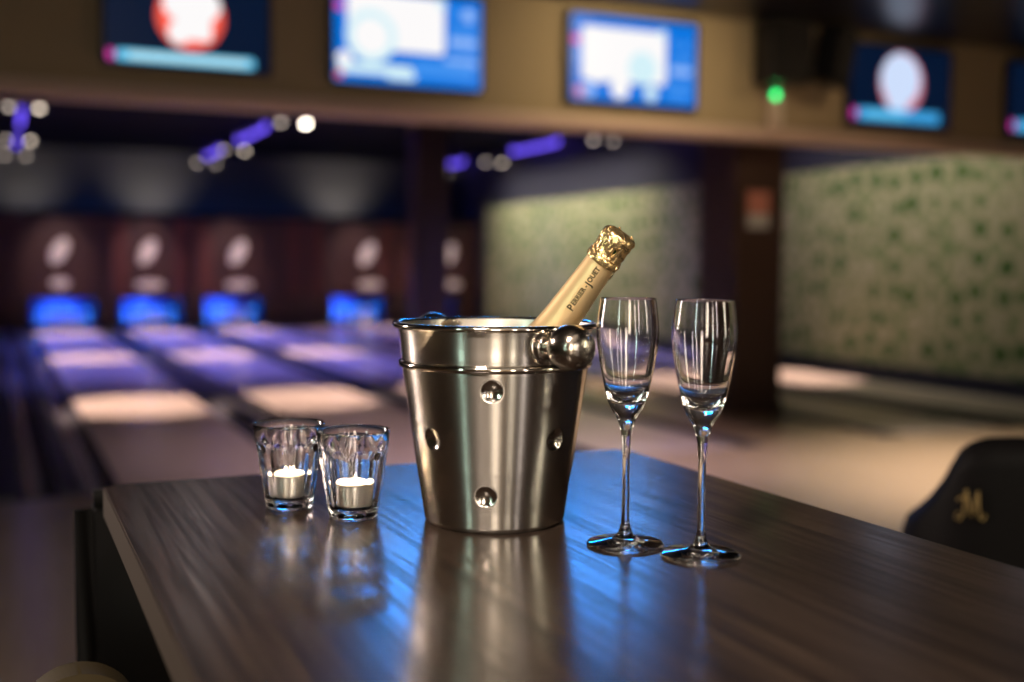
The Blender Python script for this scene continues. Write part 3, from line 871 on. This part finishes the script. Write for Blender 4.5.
# lettering printed along the neck, bent onto the cone
def text_mesh(body_, size):
    cu = bpy.data.curves.new('lettering', 'FONT')
    cu.body = body_; cu.size = size; cu.resolution_u = 3; cu.offset = 0.0002; cu.space_character = 1.02
    o = bpy.data.objects.new('lettering', cu); C.objects.link(o)
    bpy.context.view_layer.update()
    me = bpy.data.meshes.new_from_object(o.evaluated_get(bpy.context.evaluated_depsgraph_get()))
    C.objects.unlink(o); bpy.data.objects.remove(o)
    bm = bmesh.new(); bm.from_mesh(me)
    bmesh.ops.subdivide_edges(bm, edges=bm.edges[:], cuts=1)
    bmesh.ops.triangulate(bm, faces=bm.faces[:])
    vs = [tuple(v.co) for v in bm.verts]; fs = [tuple(v.index for v in f.verts) for f in bm.faces]
    bm.free()
    return vs, fs
TV, TF, cur = [], [], 0.0
SM, BG = 0.0058, 0.0086
for txt, size, dy in (('P', BG, -0.0012), ('ERRIER', SM, 0.0), ('-', SM, 0), ('J', BG, -0.0018), ('OU\u0308ET'.replace('U\u0308', 'U'), SM, 0.0)):
    vs, fs = text_mesh(txt, size)
    w = max(v[0] for v in vs)
    n0 = len(TV)
    TV += [(v[0]*0.98+cur, v[1]+dy) for v in vs]
    TF += [tuple(i+n0 for i in f) for f in fs]
    if txt.startswith('OU') :
        # two dots over the E
        for dx in (0.0018, 0.0034):
            pass
    cur += w*0.98 + 0.0009
total = cur
S = 0.0515/total
V, Fc = [], TF
zstart = Z0-0.0560
for x, y in TV:
    z = zstart + x*S
    r = neck_r(z)+0.00018
    yy = (y-0.002)*1.2                                # letter tops towards the left of the neck
    a = math.radians(-90) - yy/r
    V.append((r*math.cos(a), r*math.sin(a), z))
# diaeresis over the E of the last word
for fx_ in (0.862, 0.895):
    n0 = len(V)
    for k in range(8):
        zz_ = zstart+0.0515*fx_+0.00033*math.cos(k*math.pi/4)
        r = neck_r(zz_)+0.00018
        a = math.radians(-90)-(0.0030+0.00033*math.sin(k*math.pi/4))/r
        V.append((r*math.cos(a), r*math.sin(a), zz_))
    Fc.append(tuple(range(n0, n0+8)))
mesh_obj('lettering', V, Fc, M['ink'], nf)

# ------------------------------------------------------------------ flutes
def flute_proto():
    t = thing('champagne_flute', '', 'champagne flute')
    zt = 0.229
    bowl_out = smooth_prof([(0.0056, 0.1085), (0.0092, 0.1185), (0.0168, 0.132), (0.0218, 0.151), (0.0262, 0.174), (0.0287, 0.195), (0.0281, 0.2095), (0.0268, 0.2205), (0.0254, zt)], 6)
    bowl_in = smooth_prof([(0.0244, zt), (0.0258, 0.2205), (0.0271, 0.2095), (0.0276, 0.195), (0.0250, 0.174), (0.0203, 0.151), (0.0145, 0.1395), (0.008, 0.1345), (0.0005, 0.1330)], 6)
    rimp = [(0.0252, zt+0.0004), (0.0246, zt+0.0004)]
    lathe_obj('bowl', bowl_out+rimp+bowl_in, M['glass'], t, 72)
    stem = smooth_prof([(0.0058, 0.0140), (0.0046, 0.0185), (0.0036, 0.028), (0.0034, 0.06), (0.0036, 0.085), (0.0045, 0.100), (0.0056, 0.1085)], 6)
    lathe_obj('stem', stem, M['glass'], t, 48)
    foot = [(0.0004, 0.0010), (0.020, 0.0008), (0.0345, 0.0), (0.0356, 0.0008), (0.0358, 0.0018), (0.0350, 0.0027)] + smooth_prof([(0.0335, 0.0031), (0.024, 0.0046), (0.014, 0.0068), (0.0085, 0.0098), (0.0058, 0.0140)], 5)
    lathe_obj('foot', foot, M['glass'], t, 72)
    return t
fl = flute_proto()
fl.location = (0.5258, 0.9011, TZ)
tag(fl, 'empty champagne flute on the left of the pair, touching the bucket knob in view', 'champagne flute', 'champagne flutes')
f2 = copy_tree(fl)
f2.location = (0.5681, 0.8400, TZ)
tag(f2, 'empty champagne flute on the right of the pair, in front of the dark pillar', 'champagne flute', 'champagne flutes')

# ------------------------------------------------------------------ faceted tumblers with tea lights
def tumbler_proto():
    H, seg, nf_ = 0.0905, 120, 10
    def ro(z): return float(np.interp(z, [0, 0.004, 0.012, 0.03, 0.06, 0.0905], [0.0238, 0.0252, 0.0266, 0.0300, 0.0343, 0.0378]))
    V, Fc, rings = [], [], []
    zs = [0.0, 0.0012] + list(np.linspace(0.004, H-0.0008, 46))
    for z in zs:
        r = ro(z) if z > 0.003 else (0.0222 if z == 0 else 0.0240)
        ring = []
        for k in range(seg):
            a = 2*math.pi*k/seg
            ph = (a*nf_/(2*math.pi)) % 1.0 - 0.5           # across one facet
            top = 0.074 - 0.010*(2*abs(ph))**2             # arched upper end of the facet
            w = min(max((top-z)/0.006, 0), 1)*min(max((z-0.004)/0.006, 0), 1)
            w = w*w*(3-2*w)
            flat = r*math.cos(math.pi/nf_)/math.cos(2*math.pi*ph/nf_)
            rr = r + w*(flat-r)*1.0 - w*0.0004*math.cos(math.pi*ph)
            ring.append(len(V)); V.append((rr*math.cos(a), rr*math.sin(a), z))
        rings.append(ring)
    inner = [(0.0368, H-0.0008), (0.0358, H-0.012), (0.0325, 0.062), (0.0285, 0.036), (0.0250, 0.016), (0.0236, 0.0125), (0.0225, 0.0118)]
    for r, z in [(0.0374, H)] + inner:
        ring = []
        for k in range(seg):
            a = 2*math.pi*k/seg
            ring.append(len(V)); V.append((r*math.cos(a), r*math.sin(a), z))
        rings.append(ring)
    for q, s in zip(rings, rings[1:]):
        for k in range(seg):
            l = (k+1) % seg
            Fc.append((q[k], q[l], s[l], s[k]))
    Fc.append(tuple(reversed(rings[0]))); Fc.append(tuple(rings[-1]))
    return mesh_obj('faceted_tumbler', V, Fc, M['glass'], None, True)
def tealight_proto():
    t = thing('tea_light', '', 'candle')
    prof = [(0.001, 0.0), (0.0192, 0.0), (0.0203, 0.0010)] + [(0.0203+0.00015*(k % 2), 0.002+0.0210*k/20) for k in range(21)] + [(0.0208, 0.0236), (0.0208, 0.0240), (0.0201, 0.0238), (0.0199, 0.018)]
    lathe_obj('aluminium_cup', prof, M['aluminium'], t, 56)
    lathe_obj('wax', [(0.0199, 0.0222), (0.0180, 0.0230), (0.006, 0.0226), (0.0005, 0.0225)], M['wax'], t, 40)
    bm = bmesh.new(); tube(bm, [(0, 0, 0.0220), (0.0002, 0, 0.0234), (0.0006, 0.0002, 0.0245)], 0.0006, 6)
    bm_obj('wick', bm, M['wick'], t)
    lathe_obj('flame', smooth_prof([(0.0003, 0.0235), (0.0012, 0.0240), (0.0015, 0.0250), (0.0011, 0.0262), (0.0005, 0.0274), (0.0002, 0.0280)], 4), M['flame'], t, 16)
    return t
TUM = [(0.2785, 1.1830, 0.1, 'faceted glass tumbler with a tea light, farther back and on the left', 'lit tea light inside the left-hand glass tumbler'),
       (0.3275, 1.1107, 0.5, 'faceted glass tumbler with a tea light, nearer and beside the bucket', 'lit tea light inside the right-hand glass tumbler')]
tu0 = te0 = None
for x, y, rz, l1, l2 in TUM:
    o = tu0 = tumbler_proto() if tu0 is None else tu0
    if o.get('label'):
        o = tu0.copy(); C.objects.link(o)
    o.location = (x, y, TZ); o.rotation_euler = (0, 0, rz)
    tag(o, l1, 'tumbler', 'faceted tumblers')
    c = te0 = tealight_proto() if te0 is None else te0
    if c.get('label'):
        c = copy_tree(te0)
    c.location = (x, y, TZ+0.0121)
    tag(c, l2, 'candle', 'tea lights')
    l = bpy.data.lights.new('candle_flame', 'POINT'); l.energy, l.color, l.shadow_soft_size = 12.0, (1.0, 0.70, 0.42), 0.0012
    lo = bpy.data.objects.new('candle_flame', l); lo.location = (x, y, TZ+0.0121+0.0298); C.objects.link(lo)

# ------------------------------------------------------------------ bar chairs
def seat_and_legs(t, hw):
    bm = bmesh.new(); add_box(bm, -0.17, 0.24, -hw+0.05, hw-0.05, 0.66, 0.73)
    bm_obj('seat', bm, M['leather'], t, True, bevel=0.028, seg=4)
    for sx, sy_ in ((1, 1), (1, -1), (-1, 1), (-1, -1)):
        bm = bmesh.new(); tube(bm, [(0.15*sx, (hw-0.08)*sy_, 0.67), (0.20*sx, (hw-0.04)*sy_, 0.0)], 0.016, 10)
        bm_obj('leg', bm, M['black_metal'], t, True)
    bm = bmesh.new()
    q = hw-0.055
    c4 = [(0.182, q), (0.182, -q), (-0.182, -q), (-0.182, q)]
    for k in range(4):
        tube(bm, [(*c4[k], 0.25), (*c4[(k+1) % 4], 0.25)], 0.010, 8)
    bm_obj('footrest', bm, M['black_metal'], t, True)

def tub_chair():
    """faces local +X; the wrapped back is highest behind and sweeps down to low arms"""
    t = thing('bar_chair', '', 'bar chair')
    plan = []
    hw, rad = 0.235, 0.20
    for x in np.linspace(0.24, -0.06, 8): plan.append((x, -hw))
    for a in np.linspace(-90, -180, 19)[1:]: plan.append((-0.06+rad*math.cos(math.radians(a)), -hw+rad+rad*math.sin(math.radians(a))))
    for y in np.linspace(-hw+rad, hw-rad, 5)[1:]: plan.append((-0.06-rad, y))
    for a in np.linspace(180, 90, 19)[1:]: plan.append((-0.06+rad*math.cos(math.radians(a)), hw-rad+rad*math.sin(math.radians(a))))
    for x in np.linspace(-0.06, 0.24, 8)[1:]: plan.append((x, hw))
    s_ = [0.0]
    for p, q in zip(plan, plan[1:]): s_.append(s_[-1]+math.hypot(q[0]-p[0], q[1]-p[1]))
    mid = s_[-1]/2
    def top(d):
        return float(np.interp(abs(d), [0, 0.06, 0.085, 0.105, 0.12, 0.14, 0.17, 0.21, 0.26, 0.30, 0.36], [1.056, 1.050, 1.040, 1.024, 1.0, 0.965, 0.93, 0.90, 0.875, 0.85, 0.80]))
    V, Fc = [], []
    nrow, n = 9, len(plan)
    for shell in (0, 1):
        for i, (x, y) in enumerate(plan):
            p, q = plan[max(i-1, 0)], plan[min(i+1, n-1)]
            dx, dy = q[0]-p[0], q[1]-p[1]
            l_ = math.hypot(dx, dy); nx, ny = dy/l_, -dx/l_
            if nx*(0.05-x)+ny*(0-y) < 0: nx, ny = -nx, -ny
            for k in range(nrow):
                f = k/(nrow-1)
                z = 0.60+(top(s_[i]-mid)-0.60)*f
                rnd = 0.012*(f**6)
                w = 0.04-rnd if shell else rnd
                V.append((x+nx*w, y+ny*w, z))
    idx = lambda s, i, k: s*n*nrow+i*nrow+k
    for i in range(n-1):
        for k in range(nrow-1):
            Fc.append((idx(0, i, k), idx(0, i+1, k), idx(0, i+1, k+1), idx(0, i, k+1)))
            Fc.append((idx(1, i, k+1), idx(1, i+1, k+1), idx(1, i+1, k), idx(1, i, k)))
        Fc.append((idx(0, i, nrow-1), idx(0, i+1, nrow-1), idx(1, i+1, nrow-1), idx(1, i, nrow-1)))
        Fc.append((idx(0, i+1, 0), idx(0, i, 0), idx(1, i, 0), idx(1, i+1, 0)))
    for i in (0, n-1):
        for k in range(nrow-1):
            q = (idx(0, i, k), idx(0, i, k+1), idx(1, i, k+1), idx(1, i, k))
            Fc.append(q if i == 0 else tuple(reversed(q)))
    back = mesh_obj('backrest', V, Fc, M['leather'], t, True)
    seat_and_legs(t, 0.235)
    # looped emblem stitched on the outside of the back
    bm = bmesh.new()
    def st(pts, r=0.0022): tube(bm, [(-0.2615, 0.085-px_*1.0, 0.925+pz) for px_, pz in pts], r, 6)
    st([(-0.012, -0.012), (-0.016, -0.022), (-0.008, -0.026), (-0.002, -0.016), (0.0, 0.0), (0.001, 0.020), (0.002, 0.030)])
    st([(0.002, 0.030), (0.008, 0.0), (0.012, -0.018), (0.016, 0.0), (0.022, 0.030)])
    st([(0.022, 0.030), (0.024, 0.0), (0.026, -0.018), (0.032, -0.022), (0.036, -0.012)])
    st([(-0.014, 0.010), (-0.006, 0.016), (0.004, 0.012)])
    o = bm_obj('emblem', bm, M['gold_thread'], back, True)
    o['label'] = 'gold stitched emblem'
    return t
ch = tub_chair()
VIEW = math.atan2(0.70, 0.72)
ch.location = (1.855, 1.60, 0); ch.rotation_euler = (0, 0, VIEW-math.radians(8))
tag(ch, 'black leather bar chair with a gold emblem on its back, right of the table', 'bar chair')
# plain chair beyond the far end of the table
t = thing('bar_chair', 'plain black bar chair beyond the far end of the table, seen below its left corner', 'bar chair', (0.308, 1.74, 0), math.radians(90))
bm = bmesh.new(); add_box(bm, -0.23, -0.175, -0.225, 0.225, 0.70, 1.066)
bm_obj('backrest', bm, M['leather'], t, True, bevel=0.024, seg=4)
seat_and_legs(t, 0.225)
for y in (-0.15, 0.15):
    box('back_post', -0.172, -0.152, y-0.015, y+0.015, 0.60, 0.95, M['black_metal'], t, bevel=0.003)
# low brown stool, its round-topped backrest just in the frame
t = thing('bar_stool', 'brown stool with a small round-topped backrest at the left of the table', 'stool', (0.066, 1.04, 0))
lathe_obj('seat', smooth_prof([(0.0005, 0.60), (0.12, 0.60), (0.15, 0.615), (0.155, 0.635), (0.14, 0.655), (0.08, 0.662), (0.0005, 0.664)], 4), M['brown_leather'], t, 40)
bm = bmesh.new()
pts = [(0.060*math.cos(a), 0.888+0.060*math.sin(a)) for a in np.linspace(0, math.pi, 37)] + [(-0.060, 0.79), (-0.045, 0.76), (0.045, 0.76), (0.060, 0.79)]
add_prism(bm, pts, 0.145, 0.185)
bm_obj('backrest', bm, M['brown_leather'], t, True, bevel=0.002)
bm = bmesh.new(); tube(bm, [(0, 0.13, 0.61), (0, 0.165, 0.68), (0, 0.165, 0.80)], 0.012, 8)
bm_obj('back_post', bm, M['black_metal'], t, True)
for k in range(4):
    a = math.radians(45+90*k)
    bm = bmesh.new(); tube(bm, [(0.09*math.cos(a), 0.09*math.sin(a), 0.61), (0.17*math.cos(a), 0.17*math.sin(a), 0.0)], 0.013, 8)
    bm_obj('leg', bm, M['black_metal'], t, True)
